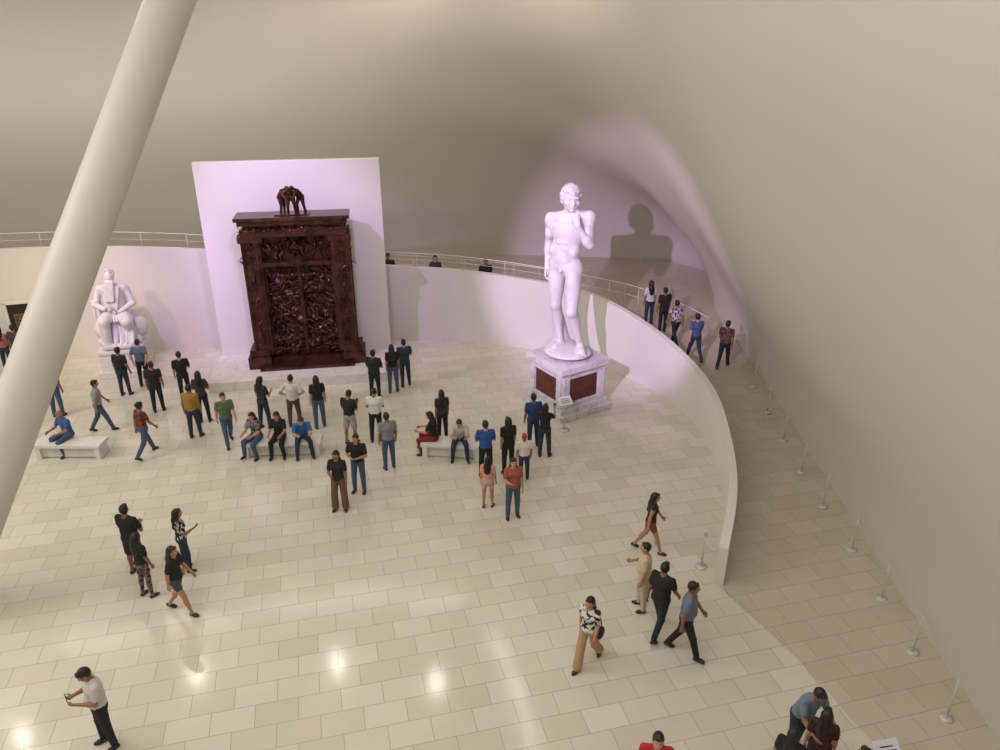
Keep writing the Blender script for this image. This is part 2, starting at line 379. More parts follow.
for i in range(len(pc)-1):
    a=i*4;b=a+4
    for k in range(3): F.append((a+k,a+k+1,b+k+1,b+k))
F.append((0,3,2,1))
mb=MB(); mb.add(V,F,0,False)
wc=mb.obj('wall_curved',[white])
zr=np.interp(np.arange(200)/199*15,[0,1,2,3,4,5,6,7,8,9,10,11,12,15],[0.02,0.06,0.2,0.45,0.75,1.0,1.15,1.4,1.6,1.9,2.2,2.5,2.7,3.1])
OO=[(8.5,12.0),(8.75,15.5),(8.9,18.5),(8.95,22),(8.8,25.5),(8.9,29),(9.0,33.5),(3,35.2),(-4.4,35),(-9,34.4),(-14,33),(-19,31.2),(-24,28.4),(-29,23),(-32,15.5),(-33.5,6)]
oc=catmull(OO,200)
V=[];F=[]
for i in range(200):
    V+=[(pc[i,0]+nrm[i,0]*0.1,pc[i,1]+nrm[i,1]*0.1,zr[i]),(oc[i,0],oc[i,1],zr[i])]
for i in range(199): F.append((2*i,2*i+1,2*i+3,2*i+2))
ap=[((4.72,12.95),(8.5,12.0),0.02),((5.71,10.8),(8.5,10.3),0.012),((6.28,8.9),(8.55,8.8),0.008),((6.9,6),(8.6,6),0.006),((7.2,0),(8.7,0),0.006)]
n0=len(V)
for a,b,z in ap: V+=[(a[0],a[1],z),(b[0],b[1],z)]
for i in range(len(ap)-1): F.append((n0+2*i,n0+2*i+2,n0+2*i+3,n0+2*i+1))
mb=MB(); mb.add(V,F,0,False); mb.obj('floor_ramp',[rampm])
def rampz(x,y):
    best=1e9;bz=0
    for i in range(200):
        a=pc[i,:2];b=oc[i];ab=b-a;t=np.clip(((np.array([x,y])-a)@ab)/(ab@ab),0,1); d=np.linalg.norm(a+t*ab-np.array([x,y]))
        if d<best: best=d;bz=zr[i]
    return float(bz) if y>12.5 else 0.01
steel=mat('painted_steel',(222,220,216),0.4)
mb=MB()
rp=[(p[0]+n[0]*0.1,p[1]+n[1]*0.1,p[2]+0.52) for p,n in zip(pc,nrm)]
i0=82
mb.tube(rp[i0:],0.015,6,0); mb.tube([(a,b,c-0.25) for a,b,c in rp[i0:]],0.007,5,0)
acc=0
for i in range(i0,200):
    if i>i0: acc+=np.linalg.norm(np.array(rp[i][:2])-np.array(rp[i-1][:2]))
    if i==i0 or acc>1.5:
        acc=0; a,b,c=rp[i]; mb.tube([(a,b,c-0.53),(a,b,c)],0.010,6,0)
mb.obj('ramp_railing',[steel])
mb=MB()
hr=[]
for i in range(56,112):
    a=np.array([*pc[i,:2]]);b=oc[i]; d=(b-a)/np.linalg.norm(b-a); L=min(np.linalg.norm(b-a)-1.4,3.2)
    p=a+d*L; hr.append((p[0],p[1],zr[i]+0.95))
mb.tube(hr,0.015,6,0); mb.tube([(a,b,c-0.4) for a,b,c in hr],0.008,6,0)
for i in range(0,len(hr),3): a,b,c=hr[i]; mb.tube([(a,b,c-0.96),(a,b,c)],0.010,6,0)
mb.obj('handrail',[steel])
# big inclined column
colm=mat('column_paint',(206,200,192),0.5,var=0.01)
mb=MB(); a=np.array([-11.4,11.9,0.]); b=np.array([-6.6,16.8,11.5]); d=b-a
mb.tube([a-d*0.01,a+d*0.25,a+d*0.5,a+d*0.75,a+d,a+d*1.38],[0.5,0.49,0.48,0.46,0.44,0.42],48,0)
mb.tube([a+(0,0,0.0),a+(0,0,0.04)],[0.75,0.75],40,0)
mb.obj('inclined_column',[colm])
# display wall + platform for the gates
ANG=math.radians(9.4)
wcx,wcy=(-10.02-4.07)/2,(25.0+25.98)/2
def loc2(lx,ly):
    return (wcx+lx*math.cos(ANG)-ly*math.sin(ANG), wcy+lx*math.sin(ANG)+ly*math.cos(ANG))
mb=MB(); c=loc2(0,0.15); mb.box((0,0,3.55),(6.02,0.3,7.1),0,0.01)
mb.obj('wall_display',[white],(c[0],c[1],0),(0,0,ANG))
mb=MB(); mb.box((0,0,0.17),(6.3,2.45,0.34),0,0.01); c=loc2(0.05,-1.235)
mb.obj('display_platform',[marble_mat('platform_marble',(218,213,204),(204,199,190),1.0)],(c[0],c[1],0),(0,0,ANG))
# left doorway
mb=MB()
mb.box((0,0,1.1),(1.0,0.05,2.2),1,0.0); mb.box((-0.55,-0.03,1.15),(0.10,0.12,2.3),0); mb.box((0.55,-0.03,1.15),(0.10,0.12,2.3),0); mb.box((0,-0.03,2.27),(1.2,0.12,0.10),0)
mb.box((-0.1,-0.04,1.5),(0.5,0.03,0.7),2); mb.box((-0.1,-0.055,1.5),(0.4,0.02,0.6),3); mb.box((0.38,-0.06,1.0),(0.04,0.05,0.12),0)
mb.obj('door_1',[white,mat('dark_doorway',(38,30,26),0.7),mat('gold_frame',(120,84,40),0.4),mat('canvas',(70,60,50),0.8,pattern=(120,100,70))],(-16.95,25.3,0),(0,0,math.radians(18)))
# ---------------------------------------------------------------- Gates
bronze=mat('dark_bronze',(80,49,40),0.27,0.65,var=0.5,scale=3)
def mini(o,vox=0.045):
    pr,m2,mz=body(o)
    V,Q,M=nets(pr,vox); r=MB(); r.add(V-np.array([0,0,0.92]),Q,0,True); return r
base=dict(fem=False,hair='short',sleeve='none',legs='slim')
minis=[]
for q in [dict(rl=(40,60,10),ll=(-20,30,15),ra=(120,30,40,10),la=(60,50,50,20),lean=15,hy=30),
          dict(rl=(80,110,10),ll=(60,90,20),ra=(70,30,80,20),la=(20,60,30,0),lean=35),
          dict(rl=(-10,20,20),ll=(30,50,25),ra=(160,25,30,0),la=(-30,50,40,0),lean=-15,hy=-40),
          dict(rl=(100,100,8),ll=(20,60,20),ra=(100,60,20,0),la=(140,20,60,30),lean=50)]:
    t=dict(base); t.update(q); minis.append(mini(t))
g=MB()
g.box((0,0.25,2.6),(3.3,0.5,5.1),0,0.02)
for s in (1,-1):
    g.box((s*1.42,-0.15,2.55),(0.60,0.5,4.2),0,0.03)
    g.box((s*1.60,-0.1,0.22),(0.78,0.95,0.44),0,0.03); g.box((s*1.58,-0.1,0.55),(0.66,0.8,0.24),0,0.03)
    g.box((s*1.13,-0.02,2.1),(0.14,0.4,3.2),0,0.02)
    g.box((s*1.70,0.0,2.6),(0.14,0.5,4.3),0,0.03); g.box((s*1.42,-0.15,4.5),(0.78,0.7,0.22),0,0.03)
    g.box((s*1.25,-0.40,2.55),(0.06,0.14,4.1),0,0.01); g.box((s*1.68,-0.40,2.55),(0.06,0.14,4.1),0,0.01)
g.box((0,-0.2,4.72),(3.35,0.75,0.26),0,0.03); g.box((0,-0.22,5.05),(3.45,0.9,0.14),0,0.03); g.box((0,-0.25,5.2),(3.62,1.05,0.12),0,0.03); g.box((0,-0.15,4.9),(3.2,0.6,0.2),0,0.02)
g.box((0,-0.12,3.62),(2.3,0.5,0.14),0,0.02); g.box((0,-0.05,0.2),(2.4,0.6,0.2),0,0.02); g.box((0,-0.3,0.06),(3.2,1.0,0.12),0,0.02)
g.box((0,-0.1,2.0),(0.12,0.25,3.3),0,0.02)
for s in (1,-1):
    n,m=36,96; V=[];F=[]
    for j in range(m):
        for i in range(n):
            x=s*0.575+(i/(n-1)-0.5)*1.03; z=0.32+j/(m-1)*3.2
            v=mnoise.fractal(Vector((x*4,z*4,s*3)),0.7,2.0,4)
            V.append((x,-0.06-0.10*v,z))
    for j in range(m-1):
        for i in range(n-1): F.append((j*n+i,j*n+i+1,(j+1)*n+i+1,(j+1)*n+i))
    g.add(V,F,0,True)
def put(i,x,y,z,sc,ry,rz=None):
    M=Matrix.Translation((x,y,z))@Matrix.Rotation(math.radians(ry),4,'Y')@Matrix.Rotation(math.radians(rz if rz is not None else random.uniform(100,260)),4,'Z')@Matrix.Scale(sc,4)
    g.merge(minis[i],M)
for s in (1,-1):
    for z in np.arange(0.55,3.4,0.33):
        for x in (0.25,0.5,0.75,0.95): put(random.randrange(4),s*x+random.uniform(-.06,.06),-0.16,z+random.uniform(-.1,.1),random.uniform(.24,.38),random.uniform(-120,120))
    for z in np.arange(0.85,4.5,0.26):
        put(random.randrange(4),s*1.46,-0.40,z,random.uniform(.24,.32),random.uniform(-60,60)); put(random.randrange(4),s*1.15,-0.22,z+.1,.17,random.uniform(-60,60))
    for z in np.arange(3.6,5.0,0.35): put(random.randrange(4),s*1.72,-0.2,z,.26,random.uniform(-40,40))
for x in np.arange(-1.05,1.1,0.2): put(random.randrange(4),x,-0.18,4.05+random.uniform(-.1,.12),.42,random.uniform(-50,50))
for x in np.arange(-1.55,1.6,0.16): put(random.randrange(4),x,-0.56,4.80+random.uniform(-.03,.03),.24,random.uniform(-80,80))
th=dict(base); th.update(dict(rl=(80,95,8),ll=(75,80,10),ra=(55,5,110,35),la=(45,8,50,10),lean=35,hp=20)); th=mini(th,0.035)
g.merge(th,Matrix.Translation((0,-0.42,4.05))@Matrix.Rotation(math.pi,4,'Z')@Matrix.Scale(0.62,4)); g.box((0,-0.38,3.78),(0.36,0.36,0.3),0,0.04)
shd=dict(base); shd.update(dict(rl=(16,22,6),ll=(-2,8,8),ra=(35,10,15,24),la=(30,4,10,14),lean=34,hp=50,bulk=1.25,legs='trousers',sleeve='long')); sh=mini(shd,0.03)
for x,rz,y in ((-0.30,225,-0.22),(0,180,-0.36),(0.30,135,-0.22)):
    g.merge(sh,Matrix.Translation((x,y,5.24+0.92*0.62))@Matrix.Rotation(math.radians(rz),4,'Z')@Matrix.Diagonal((0.72,0.72,0.62,1)))
g.box((0,-0.25,5.27),(1.1,0.6,0.06),0,0.02)
c=loc2(0.12,-0.95)
g.obj('gates_of_hell_bronze_portal',[bronze],(c[0],c[1],0.34),(0,0,ANG))
# ---------------------------------------------------------------- David
stat=marble_mat('statue_marble',(218,215,217),(207,204,207),1.2,0.5)
def david():
    pr=[];mb=MB(); A=np.array
    Rh,Rk,Ra=A([.105,0,.93]),A([.100,.035,.50]),A([.065,-.02,.09])
    Lh,Lk,La=A([-.065,.01,.885]),A([-.115,.13,.49]),A([-.155,-.02,.09])
    for h,k,a,s in ((Rh,Rk,Ra,1),(Lh,Lk,La,-1)):
        pr+=[cap(h,k,.086,.052,0,.03),ell(h*.6+k*.4+A([s*.01,.03,0]),(.060,.055,.15),0,.04),ell(h*.45+k*.55-A([0,.03,0]),(.05,.05,.13),0,.04),
             ell(k+A([0,.03,0]),(.037,.03,.045),0,.02),cap(k,a,.048,.032,0,.02),ell(k*.68+a*.32-A([0,.03,0]),(.044,.045,.1),0,.03)]
        ff=A([.15,1,0]) if s==1 else A([-.55,.85,0]); ff=ff/np.linalg.norm(ff)
        pr+=[cap(a-ff*.035-A([0,0,.05]),a+ff*.09-A([0,0,.045]),.034,.036,0,.02,(A([ff[1],-ff[0],0]),1.1)),cap(a+A([0,0,-.01]),a+ff*.1-A([0,0,.05]),.036,.026,0,.03)]
        for i in range(5):
            o=(i-2)*.017*(-s); sd=A([ff[1],-ff[0],0]); p=a+ff*(.10)+sd*o-A([0,0,.062]); mb.tube([p,p+ff*(.05 if i!=0 else .055),p+ff*.065],[.012,.011,.006],6,0)
    pe=A([.030,0,.96]); wa=A([.030,.01,1.10]); ch=A([-.005,-.005,1.29])
    pr+=[cap(Rh+A([-.02,0,.03]),Lh+A([.02,0,.03]),.096,.094,0,.04),cap(pe,wa,.104,.090,0,.05,((1,0,.15),1.30)),cap(wa,ch,.090,.112,0,.05,((1,0,0),1.40)),cap(ch,A([-.005,0,1.385]),.110,.066,0,.05,((1,0,-.1),1.7))]
    for s in (1,-1):
        pr+=[ell(ch+A([s*.072,.080,.040]),(.074,.038,.055),0,.016),ell(A([.02+s*.06,-.085,.93+s*.02]),(.072,.068,.082),0,.03),ell(wa+A([s*.115,.02,-.02]),(.03,.06,.05),0,.03),
             cap(A([s*.11,-.085,1.36]),A([s*.06,-.08,1.2]),.05,.04,0,.04)]
        for j,z in enumerate((1.06,1.12,1.18)): pr.append(ell(A([.026+s*.031,.094+.003*j,z]),(.029,.018,.026),0,.008))
    pr+=[ell((.03,.082,1.0),(.07,.04,.05),0,.03),ell((.022,.112,.905),(.02,.022,.028),0,.012),cap((.022,.117,.915),(.022,.132,.885),.013,.012,0,.008)]
    for i in range(16): pr.append(ell((.022+random.uniform(-.035,.035),.102,.935+random.uniform(-.012,.015)),(.011,.011,.011),0,.006))
    Rs,Re,Rw=A([.190,-.01,1.385]),A([.235,-.055,1.11]),A([.215,.010,.875])
    Ls,Le,Lw=A([-.190,0,1.445]),A([-.240,.075,1.185]),A([-.155,.175,1.385])
    for s_,e,w,s in ((Rs,Re,Rw,1),(Ls,Le,Lw,-1)):
        pr+=[cap(A([s*.05,-.01,1.42]),s_,.058,.054,0,.04),ell(s_+A([s*.008,0,-.03]),(.057,.060,.078),0,.03),cap(s_,e,.047,.038,0,.02),ell(s_*.45+e*.55+A([0,.02,0]),(.040,.042,.075),0,.02),
             cap(e,w,.038,.026,0,.015),ell(e*.75+w*.25,(.042,.042,.06),0,.02)]
    hand(mb,pr,Rw,A([-.05,.15,-1]),1,A([-1,.1,0]),0,.9); hand(mb,pr,Lw,A([.35,-.45,.5]),-1,A([.3,-.9,.2]),0,.9)
    pr+=[cap((0,-.01,1.42),(-.005,.01,1.53),.060,.054,0,.03),cap((.08,.0,1.42),(-.03,.03,1.53),.03,.02,0,.02),cap((-.08,.0,1.46),(.02,.03,1.53),.03,.02,0,.02)]
    hy=math.radians(38); F2=A([-math.sin(hy),math.cos(hy),-.12]); F2/=np.linalg.norm(F2); R2=A([math.cos(hy),math.sin(hy),0]); U2=np.cross(R2,F2); RR=np.stack([R2,F2,U2],1)
    hc=A([-.015,.03,1.61])
    pr+=[ell(hc,(.078,.098,.114),0,.02,RR),ell(hc+F2*.035-U2*.062,(.053,.058,.056),0,.03,RR),cap(hc+F2*.10+U2*.012,hc+F2*.126-U2*.026,.010,.017,0,.005),
         cap(hc+F2*.096+U2*.028-R2*.045,hc+F2*.096+U2*.028+R2*.045,.012,.012,0,.006),ell(hc+F2*.10-U2*.055,(.024,.012,.007),0,.004,RR),ell(hc+F2*.098-U2*.068,(.02,.012,.008),0,.004,RR),ell(hc+F2*.085-U2*.10,(.022,.02,.018),0,.012,RR)]
    for s in (1,-1):
        pr.append(ell(hc+R2*s*.034+F2*.090+U2*.004,(.014,.010,.009),0,.004,RR)); pr.append(ell(hc+R2*s*.079-U2*.01,(.012,.022,.032),0,.006,RR)); pr.append(ell(hc+R2*s*.05+F2*.07-U2*.03,(.025,.02,.02),0,.02,RR))
    rnd=random.Random(3)
    for i in range(170):
        a=rnd.uniform(0,2*math.pi); e=rnd.uniform(-.45,1.0)*math.pi/2
        d=A([math.cos(e)*math.cos(a),math.cos(e)*math.sin(a),math.sin(e)])
        if d[1]>0.35 and d[2]<0.45: continue
        if d[1]>-0.15 and d[2]<-0.1: continue
        q=hc+R2*d[0]*.086+F2*(d[1]*.104-.004)+U2*(d[2]*.116+.006)
        r=rnd.uniform(.015,.023); pr.append(ell(q,(r,r,r),0,.004))
    pr+=[cap((-.13,.10,1.44),(-.10,-.06,1.48),.014,.014,0,.006),cap((-.10,-.06,1.48),(.06,-.14,1.2),.014,.014,0,.006),cap((.06,-.14,1.2),(.20,-.06,.86),.014,.014,0,.006)]
    pr+=[cap((.10,-.13,.06),(.13,-.10,.30),.085,.06,0,.03),cap((.13,-.10,.28),(.13,-.085,.46),.055,.035,0,.03),ell((-.03,.0,.0),(.24,.22,.045),0,.02),ell((.08,-.08,.02),(.15,.15,.05),0,.03)]
    V,Q,M=nets(pr,0.0105); mb.add(V,Q,M,True)
    return mb
DX,DY=2.13,21.74
d=david().obj('david_statue',[stat],(DX-.1,DY,1.88),(0,0,math.radians(150)),3.0); d.scale=(3.15,3.15,2.95)
pm=marble_mat('pedestal_grey_marble',(214,210,214),(182,180,188),1.6,0.3,0.025); rm=marble_mat('red_marble_panel',(80,32,28),(100,46,40),5,0.25)
mb=MB(); w=1.75
mb.box((0,0,.1),(w+.3,w+.3,.2),0,.02); mb.box((0,0,.28),(w+.1,w+.1,.18),0,.03); mb.box((0,0,.92),(w-.1,w-.1,1.2),0,.01); mb.box((0,0,1.5),(w,w,.1),0,.03); mb.box((0,0,1.64),(w+.16,w+.16,.2),0,.03)
for i in range(4):
    a=i*math.pi/2; n=(math.cos(a),math.sin(a)); q=(w-.1)/2
    mb.box((n[0]*(q+.005),n[1]*(q+.005),.94),(.03,w-.72,.74),1,.004,a)
    for s in (1,-1):
        mb.box((n[0]*(q+.02)-n[1]*s*(w/2-.19),n[1]*(q+.02)+n[0]*s*(w/2-.19),.94),(.06,.22,1.05),0,.01,a)
    mb.box((n[0]*(q+.02),n[1]*(q+.02),1.37),(.05,w-.5,.06),0,.01,a); mb.box((n[0]*(q+.02),n[1]*(q+.02),.5),(.05,w-.5,.06),0,.01,a)
mb.obj('statue_pedestal',[pm,rm],(DX,DY,0),(0,0,math.radians(33)))
# ---------------------------------------------------------------- seated marble
def moses():
    pr=[];mb=MB();A=np.array
    pr+=[cap((-.25,-.25,.25),(.25,-.25,.25),.22,.22,0,.02),cap((-.22,-.25,.5),(.22,-.25,.5),.12,.12,0,.03),cap((-.3,0.0,.08),(.3,0,.08),.08,.08,0,.02),cap((-.22,.25,.06),(.22,.25,.06),.06,.06,0,.02)]
    pr+=[cap((.1,-.12,.58),(.16,.26,.55),.12,.1,0,.03),cap((.16,.26,.55),(.17,.22,.1),.09,.08,0,.03),cap((-.1,-.12,.58),(-.2,.2,.5),.12,.1,0,.03),cap((-.2,.2,.5),(-.24,-.02,.1),.09,.07,0,.03)]
    pr+=[cap((0,-.16,.6),(0,-.15,.98),.15,.15,0,.05,((1,0,0),1.3)),cap((-.19,-.14,1.05),(.19,-.14,1.05),.085,.085,0,.05)]
    pr+=[cap((.23,-.14,1.03),(.31,-.06,.78),.065,.055,0,.02),cap((.31,-.06,.78),(.14,.1,.74),.052,.038,0,.02),cap((-.23,-.14,1.03),(-.31,-.1,.76),.065,.055,0,.02),cap((-.31,-.1,.76),(-.1,.08,.66),.052,.038,0,.02)]
    pr+=[cap((0,-.12,1.08),(-.01,-.1,1.2),.06,.055,0,.02),ell((-.01,-.08,1.29),(.085,.1,.12),0,.02),ell((-.02,-.0,1.27),(.012,.03,.03),0,.01)]
    for i in range(7): pr.append(cap((-.01+(i-3)*.018,0.0,1.21),(.03+(i-3)*.02,.06,.86),.03,.018,0,.01))
    rnd=random.Random(5)
    for i in range(60):
        a=rnd.uniform(0,6.28);e=rnd.uniform(-.2,1.4); pr.append(ell((-.01+.09*math.cos(e)*math.cos(a),-.095+.1*math.cos(e)*math.sin(a) if math.sin(a)<.4 or e>.8 else -.1,1.31+.11*math.sin(e)),(.024,)*3,0,.008))
    pr+=[cap((-.05,-.03,1.38),(-.07,-.0,1.45),.018,.008,0,.01),cap((.03,-.03,1.38),(.05,-.0,1.45),.018,.008,0,.01)]
    for i in range(16):
        x=-.26+i*.035; pr.append(cap((x,-.0+.03*math.sin(i),.62-.01*abs(i-8)),(x+.03*math.sin(i*2),.27-.02*(i%3),.12),.024,.032,0,.008))
    for i in range(8): pr.append(cap((-.12+i*.035,-.02,.66),(-.2+i*.05,.2,.52),.02,.02,0,.008))
    pr+=[cap((.27,-.1,.55),(.27,-.1,.86),.05,.05,0,.01,((0,1,0),2.2)),cap((.35,-.12,.55),(.35,-.12,.84),.035,.035,0,.01,((0,1,0),2.4))]
    for i in range(7): pr.append(cap((-.14+i*.045,-.02,1.1),(-.06+i*.03,.03,.72),.02,.024,0,.006))
    V,Q,M=nets(pr,.011); mb.add(V,Q,M,True)
    hand(mb,[],A([.14,.1,.74]),A([-1,.2,-.1]),1,A([0,-1,0]),0,.6); hand(mb,[],A([-.1,.08,.66]),A([1,.2,0]),-1,A([0,-1,0]),0,.6)
    return mb
mx,my=-13.25,24.42
moses().obj('seated_marble_statue',[stat],(mx,my,1.0),(0,0,math.radians(195)),1.88)
mb=MB(); mb.box((0,0,.12),(1.5,1.35,.24),0,.02); mb.box((0,0,.55),(1.3,1.15,.7),0,.01); mb.box((0,0,.93),(1.4,1.25,.12),0,.02)
mb.obj('small_statue_pedestal',[mat('pedestal_white',(218,215,213),.5)],(mx,my,0),(0,0,math.radians(12)))
# ---------------------------------------------------------------- benches
bench_m=mat('bench_white',(218,215,208),.45)
for x,y,L,r in ((-12.10,18.48,1.9,0),(-6.16,18.60,2.2,4),(-1.36,18.48,1.7,-6)):
    mb=MB(); mb.box((0,0,.41),(L,.55,.10),0,.02)
    mb.box((-L/2+.12,0,.18),(.14,.5,.36),0,.01); mb.box((L/2-.12,0,.18),(.14,.5,.36),0,.01); mb.box((0,0,.2),(L-.3,.3,.34),0,.01)
    mb.obj('bench',[bench_m],(x,y,0),(0,0,math.radians(r)))
st=mat('stanchion_steel',(200,197,196),.35,.2)
posts=[(x,y,rampz(x,y)) for x,y in ((7.76,9.45),(7.95,10.99),(8.05,12.5),(8.1,14.1),(8.1,15.8),(8.1,17.3),(8.15,18.9),(8.15,20.4),(8.2,22))]
for i,(x,y,z) in enumerate(posts):
    mb=MB(); mb.tube([(0,0,0),(0,0,.02),(0,0,.035)],[.12,.12,.04],16,0); mb.tube([(0,0,.03),(0,0,.9)],.012,8,0); mb.sph((0,0,.91),.018,0)
    if i<len(posts)-1:
        q=posts[i+1]; dd=np.array(q)-np.array((x,y,z)); mb.tube([tuple(dd*t+np.array([0,0,.88-.12*4*t*(1-t)])) for t in np.linspace(0,1,9)],.004,5,0)
    mb.obj('barrier_stanchion',[st],(x,y,z))
mb=MB(); mb.tube([(0,0,0),(0,0,.03)],[.13,.13],16,0); mb.tube([(0,0,.03),(0,0,.9)],.02,8,0); mb.box((0,0,.9),(.09,.05,.10),0,.01)
mb.obj('barrier_stanchion',[st],(4.5,13.55,0))
def signst(x,y,w,h,yaw,name,z=0):
    mb=MB(); mb.tube([(0,0,0),(0,0,.02)],[.17,.17],16,0); mb.tube([(0,0,.02),(0,0,.95)],.018,8,0)
    bm=MB(); bm.box((0,0,0),(w,h,.02),1,.004); bm.box((0,0,.012),(w*.7,.02,.003),2,0); bm.box((0,-.06,.012),(w*.7,.02,.003),2,0); bm.box((0,.06,.012),(w*.5,.02,.003),2,0)
    mb.merge(bm,Matrix.Translation((0,0,.98))@Matrix.Rotation(math.radians(35),4,'X'))
    mb.obj(name,[st,mat('placard_white',(228,222,232),.5),mat('ink',(60,60,65),.6)],(x,y,z),(0,0,math.radians(yaw)))
signst(1.93,19.98,.42,.30,20,'information_stand'); signst(5.85,8.0,.42,.32,10,'information_stand')
# ---------------------------------------------------------------- people
BK=(28,27,30); JN=(66,84,112); DJ=(42,50,68); WT=(214,212,208)
def P(name,x,y,yaw,pose,top,bot,ramp=False,**kw):
    z=rampz(x,y) if ramp else 0
    if y<17: kw.setdefault('vox',0.0135)
    return person(name,x,y,z,yaw,pose,top,bot,**kw)
P('standing_man',-12.37,22.41,-10,'stand',BK,DJ,bulk=1.1)
P('standing_man',-12.04,23.12,5,'back',(88,100,112),BK)
P('standing_man',-10.79,21.24,15,'stand',BK,BK,bulk=1.05)
P('walking_man',-11.93,19.92,-60,'walk',(140,142,146),JN,hair='short')
P('walking_woman',-9.99,18.49,-30,'walk2',(120,58,52),JN,fem=True,hair='bun',topp=(50,40,48))
P('standing_man',-10.24,22.04,30,'stand2',BK,BK)
P('standing_woman',-9.07,20.5,10,'cross',(52,50,46),BK,fem=True)
P('standing_man',-8.99,19.54,0,'stand',(150,118,46),DJ,bulk=1.1,sleeve='long')
P('walking_man',-7.87,19.12,-150,'walk',(92,104,80),JN)
P('standing_woman',-7.1,20.11,-30,'stand2',(60,50,58),DJ,fem=True,topp=(24,22,26))
P('standing_man',-6.22,20.23,5,'hips',(206,202,196),(84,66,56),bulk=1.1)
P('standing_woman',-5.45,20.17,20,'stand',BK,JN,fem=True)
P('standing_man',-4.33,19.18,-20,'phone',BK,(150,150,152),legs='shorts')
P('standing_man',-4.08,22.19,-10,'cross',BK,BK,bulk=1.15)
P('standing_woman',-3.54,22.64,10,'stand',BK,JN,fem=True)
P('standing_man',-3.2,23.12,20,'stand2',(40,50,72),DJ)
P('standing_man',-3.61,19.3,0,'phone',WT,BK)
P('standing_man',-3.03,17.78,25,'stand',(128,130,134),JN,bulk=1.05)
P('standing_man',-3.65,16.62,170,'cross',BK,JN)
P('standing_woman',-3.98,15.78,175,'stand2',(34,30,32),(112,84,66),fem=True,legs='wide')
P('standing_man',-13.78,20.9,0,'stand',(70,84,110),JN)
P('seated_man',-12.25,18.75,150,'sit',(58,90,140),JN,hair='bald',skin=(160,112,84))
P('seated_woman',-6.86,18.62,160,'sit',(120,116,120),JN,fem=True,topp=(60,58,66))
P('seated_woman',-6.22,18.66,178,'sit',BK,BK,fem=True)
P('seated_man',-5.62,18.70,200,'sitlean',(44,96,168),DJ)
P('seated_woman',-1.85,18.55,80,'sit',BK,(120,34,38),fem=True)
P('seated_man',-1.15,18.55,185,'sitlean',(186,186,184),DJ)
P('standing_woman',-1.68,19.4,20,'stand',(52,40,44),BK,fem=True,h=1.6)
P('standing_man',-.38,17.32,10,'cross',(42,80,150),BK)
P('standing_girl',-.3,15.9,-10,'stand',(206,150,142),(190,160,140),fem=True,h=1.45,legs='shorts')
P('standing_woman',.32,15.47,-170,'stand2',(158,84,64),JN,fem=True,h=1.68)
P('standing_woman',.22,17.52,20,'stand',BK,BK,fem=True)
P('standing_boy',.64,17.17,10,'stand',(214,206,204),DJ,h=1.4,hair='cap',haircol=(170,30,34))
P('standing_man',.95,18.95,15,'stand2',(42,64,110),DJ)
P('standing_woman',1.25,18.4,-20,'photo',BK,DJ,fem=True,h=1.66)
P('standing_man',-7.99,13.34,-15,'cross',BK,(36,38,50),legs='shorts',bulk=1.1,h=1.78,hy=20)
P('standing_woman',-6.95,13.46,-60,'stand2',(40,38,42),DJ,fem=True,topp=(190,186,184),h=1.6)
P('standing_woman',-7.45,12.6,-30,'stand',BK,(120,100,96),fem=True,botp=(50,42,46),legs='slim',h=1.6)
P('walking_woman',-6.54,12.11,-95,'walk',BK,(70,72,80),fem=True,legs='shorts',h=1.68,bag=-1,ext=(196,160,150))
P('standing_man',-6.53,8.92,130,'phone',(196,194,190),BK,h=1.76,bulk=1.08)
P('walking_woman',1.65,10.7,150,'walk',WT,(176,142,104),fem=True,topp=(40,38,40),h=1.66,bag=-1,ext=(48,36,34),legs='wide')
P('walking_woman',3.42,14.12,-100,'walk',(44,32,32),(124,76,58),fem=True,legs='shorts',h=1.62,sleeve='none')
P('walking_man',2.92,12.2,80,'stand2',(196,178,150),(188,176,156),bulk=1.15,h=1.66)
P('walking_man',3.12,11.5,-40,'walk2',BK,(30,34,48),bulk=1.1,h=1.74)
P('walking_man',3.5,10.95,-110,'walk',(104,114,128),BK,bulk=1.08,h=1.76)
P('standing_man',4.85,8.78,-160,'lean',(112,128,146),DJ,h=1.72,bulk=1.1)
P('standing_woman',4.93,8.2,-30,'stand',(70,30,34),BK,fem=True,h=1.6,topp=(24,20,22))
P('standing_man',2.28,7.7,170,'stand',(176,40,40),DJ,h=1.7)
P('standing_woman',4.3,7.85,-40,'stand',BK,DJ,fem=True,h=1.62)
P('standing_woman',5.21,7.5,30,'stand',(60,40,40),DJ,fem=True,h=1.62)
P('standing_woman',5.54,26.37,10,'stand',(196,190,190),DJ,ramp=True,fem=True)
P('standing_man',5.94,25.74,15,'stand',BK,BK,ramp=True)
P('walking_man',6.16,24.68,20,'walk',(190,180,182),BK,ramp=True,topp=(60,56,60))
P('walking_man',6.62,23.6,15,'walk2',(66,84,124),DJ,ramp=True)
P('walking_man',7.5,23.2,-30,'walk',(104,66,54),BK,ramp=True,topp=(40,32,36))
for n,x,y,c,f in (('standing_man',-4.3,28.1,BK,False),('standing_woman',-2.5,28.2,(60,56,60),True),('standing_man',-.55,28.1,BK,False)):
    P(n,x,y,180,'stand2',c,BK,fem=f,h=1.68,ramp=True)
P('standing_woman',-17.5,24.5,0,'stand',(150,90,96),DJ,fem=True,h=1.6)
P('standing_man',-17.0,24.5,0,'stand',(60,50,60),BK)
lampm=mat('lamp_glow',(255,244,226),emit=((255,246,230),900)); stripm=mat('strip_glow',(255,244,226),emit=((255,246,230),20)); hous=mat('lamp_housing',(200,198,194),.5)
ZL=13.4
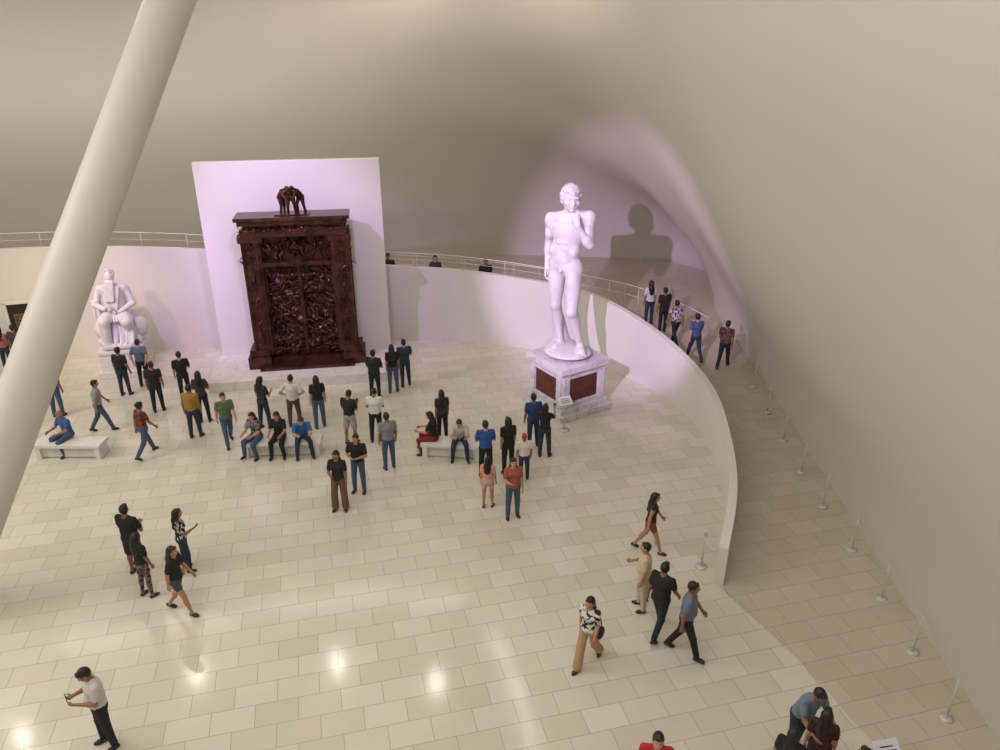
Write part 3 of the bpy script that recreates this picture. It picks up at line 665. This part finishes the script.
for x,y in ((-6.88,24.0),(-2.63,22.95),(-12.66,23.47),(-18.1,20.28),(-11.49,20.1)):
    mb=MB(); mb.tube([(0,0,.02),(0,0,.35)],.2,20,0); mb.tube([(0,0,.35),(0,0,2.5)],.02,6,0); mb.tube([(0,0,0),(0,0,.02)],.075,20,1)
    mb.obj('pendant_downlight',[hous,lampm],(x,y,ZL))
for pts in ([(-19.07,24.77),(-16.02,25.73),(-12.39,26.86),(-8.03,27.9),(-3.37,28.3),(-1.9,27.9)],[(-.6,26.0),(.2,24.3),(.9,21.82),(1.3,19.34)]):
    c=catmull([(a,b,0) for a,b in pts],30); o=c[0].copy(); mb=MB()
    mb.tube(c-o,.08,8,0); mb.tube(c-o+np.array([0,0,.12]),.15,10,1)
    for i in (2,15,27): mb.tube([c[i]-o+np.array([0,0,.1]),c[i]-o+np.array([0,0,2.5])],.015,6,1)
    mb.obj('strip_light',[stripm,hous],(o[0],o[1],ZL))
# ---------------------------------------------------------------- lights
def area(name,loc,sx,sy,E,col,tgt=None):
    l=bpy.data.lights.new(name,'AREA'); l.shape='RECTANGLE'; l.size=sx; l.size_y=sy; l.energy=E; l.color=col
    o=bpy.data.objects.new(name,l); scene.collection.objects.link(o); o.location=loc
    if tgt: o.rotation_euler=(Vector(tgt)-Vector(loc)).to_track_quat('-Z','Y').to_euler()
    return o
def spot(name,loc,tgt,E,col,ang,blend=.5,r=.15):
    l=bpy.data.lights.new(name,'SPOT'); l.energy=E; l.color=col; l.spot_size=math.radians(ang); l.spot_blend=blend; l.shadow_soft_size=r
    o=bpy.data.objects.new(name,l); scene.collection.objects.link(o); o.location=loc
    o.rotation_euler=(Vector(tgt)-Vector(loc)).to_track_quat('-Z','Y').to_euler(); return o
area('ceiling_area_light',(-10,3,15.7),28,20,2250,(1,.965,.915))
area('right_wall_fill_light',(-22,12,15.2),8,10,2100,(1,.965,.925),(4,17,1))  # added fill to brighten the right wall and ramp, not a ceiling fixture
spot('gates_spot',(-9.6,17,12.5),(-7.2,25.4,4.0),3300,(.66,.42,1),46,.8,.1)
spot('gates_spot_b',(-3.5,14,13),(-7,25.4,4.4),2600,(.70,.48,1),36,.8,.1)
spot('david_spot',(-3.9,5.2,11.2),(3.4,24,4.0),15000,(.78,.54,1),27,.45,.07)
spot('david_spot_b',(6,8,12),(2.2,21.7,5),500,(1,.95,.95),22,.6,.1)
spot('statue_spot_warm',(-16,14,12),(-14.9,25.5,1.8),2600,(1,.68,.30),26,.8,.1)
spot('statue_spot_violet',(-11.5,15,12.5),(-12.1,25.8,2.2),3000,(.66,.34,1),30,.8,.1)
w=bpy.data.worlds.new('World'); scene.world=w; w.use_nodes=True
w.node_tree.nodes['Background'].inputs['Color'].default_value=(.9,.88,.85,1); w.node_tree.nodes['Background'].inputs['Strength'].default_value=.3
# ---------------------------------------------------------------- camera
cd=bpy.data.cameras.new('camera'); cd.sensor_width=36; cd.lens=27.0; cd.clip_end=200
co=bpy.data.objects.new('camera',cd); scene.collection.objects.link(co); co.location=(0,0,10.8); co.rotation_euler=(math.radians(90-24.2),0,0)
scene.camera=co
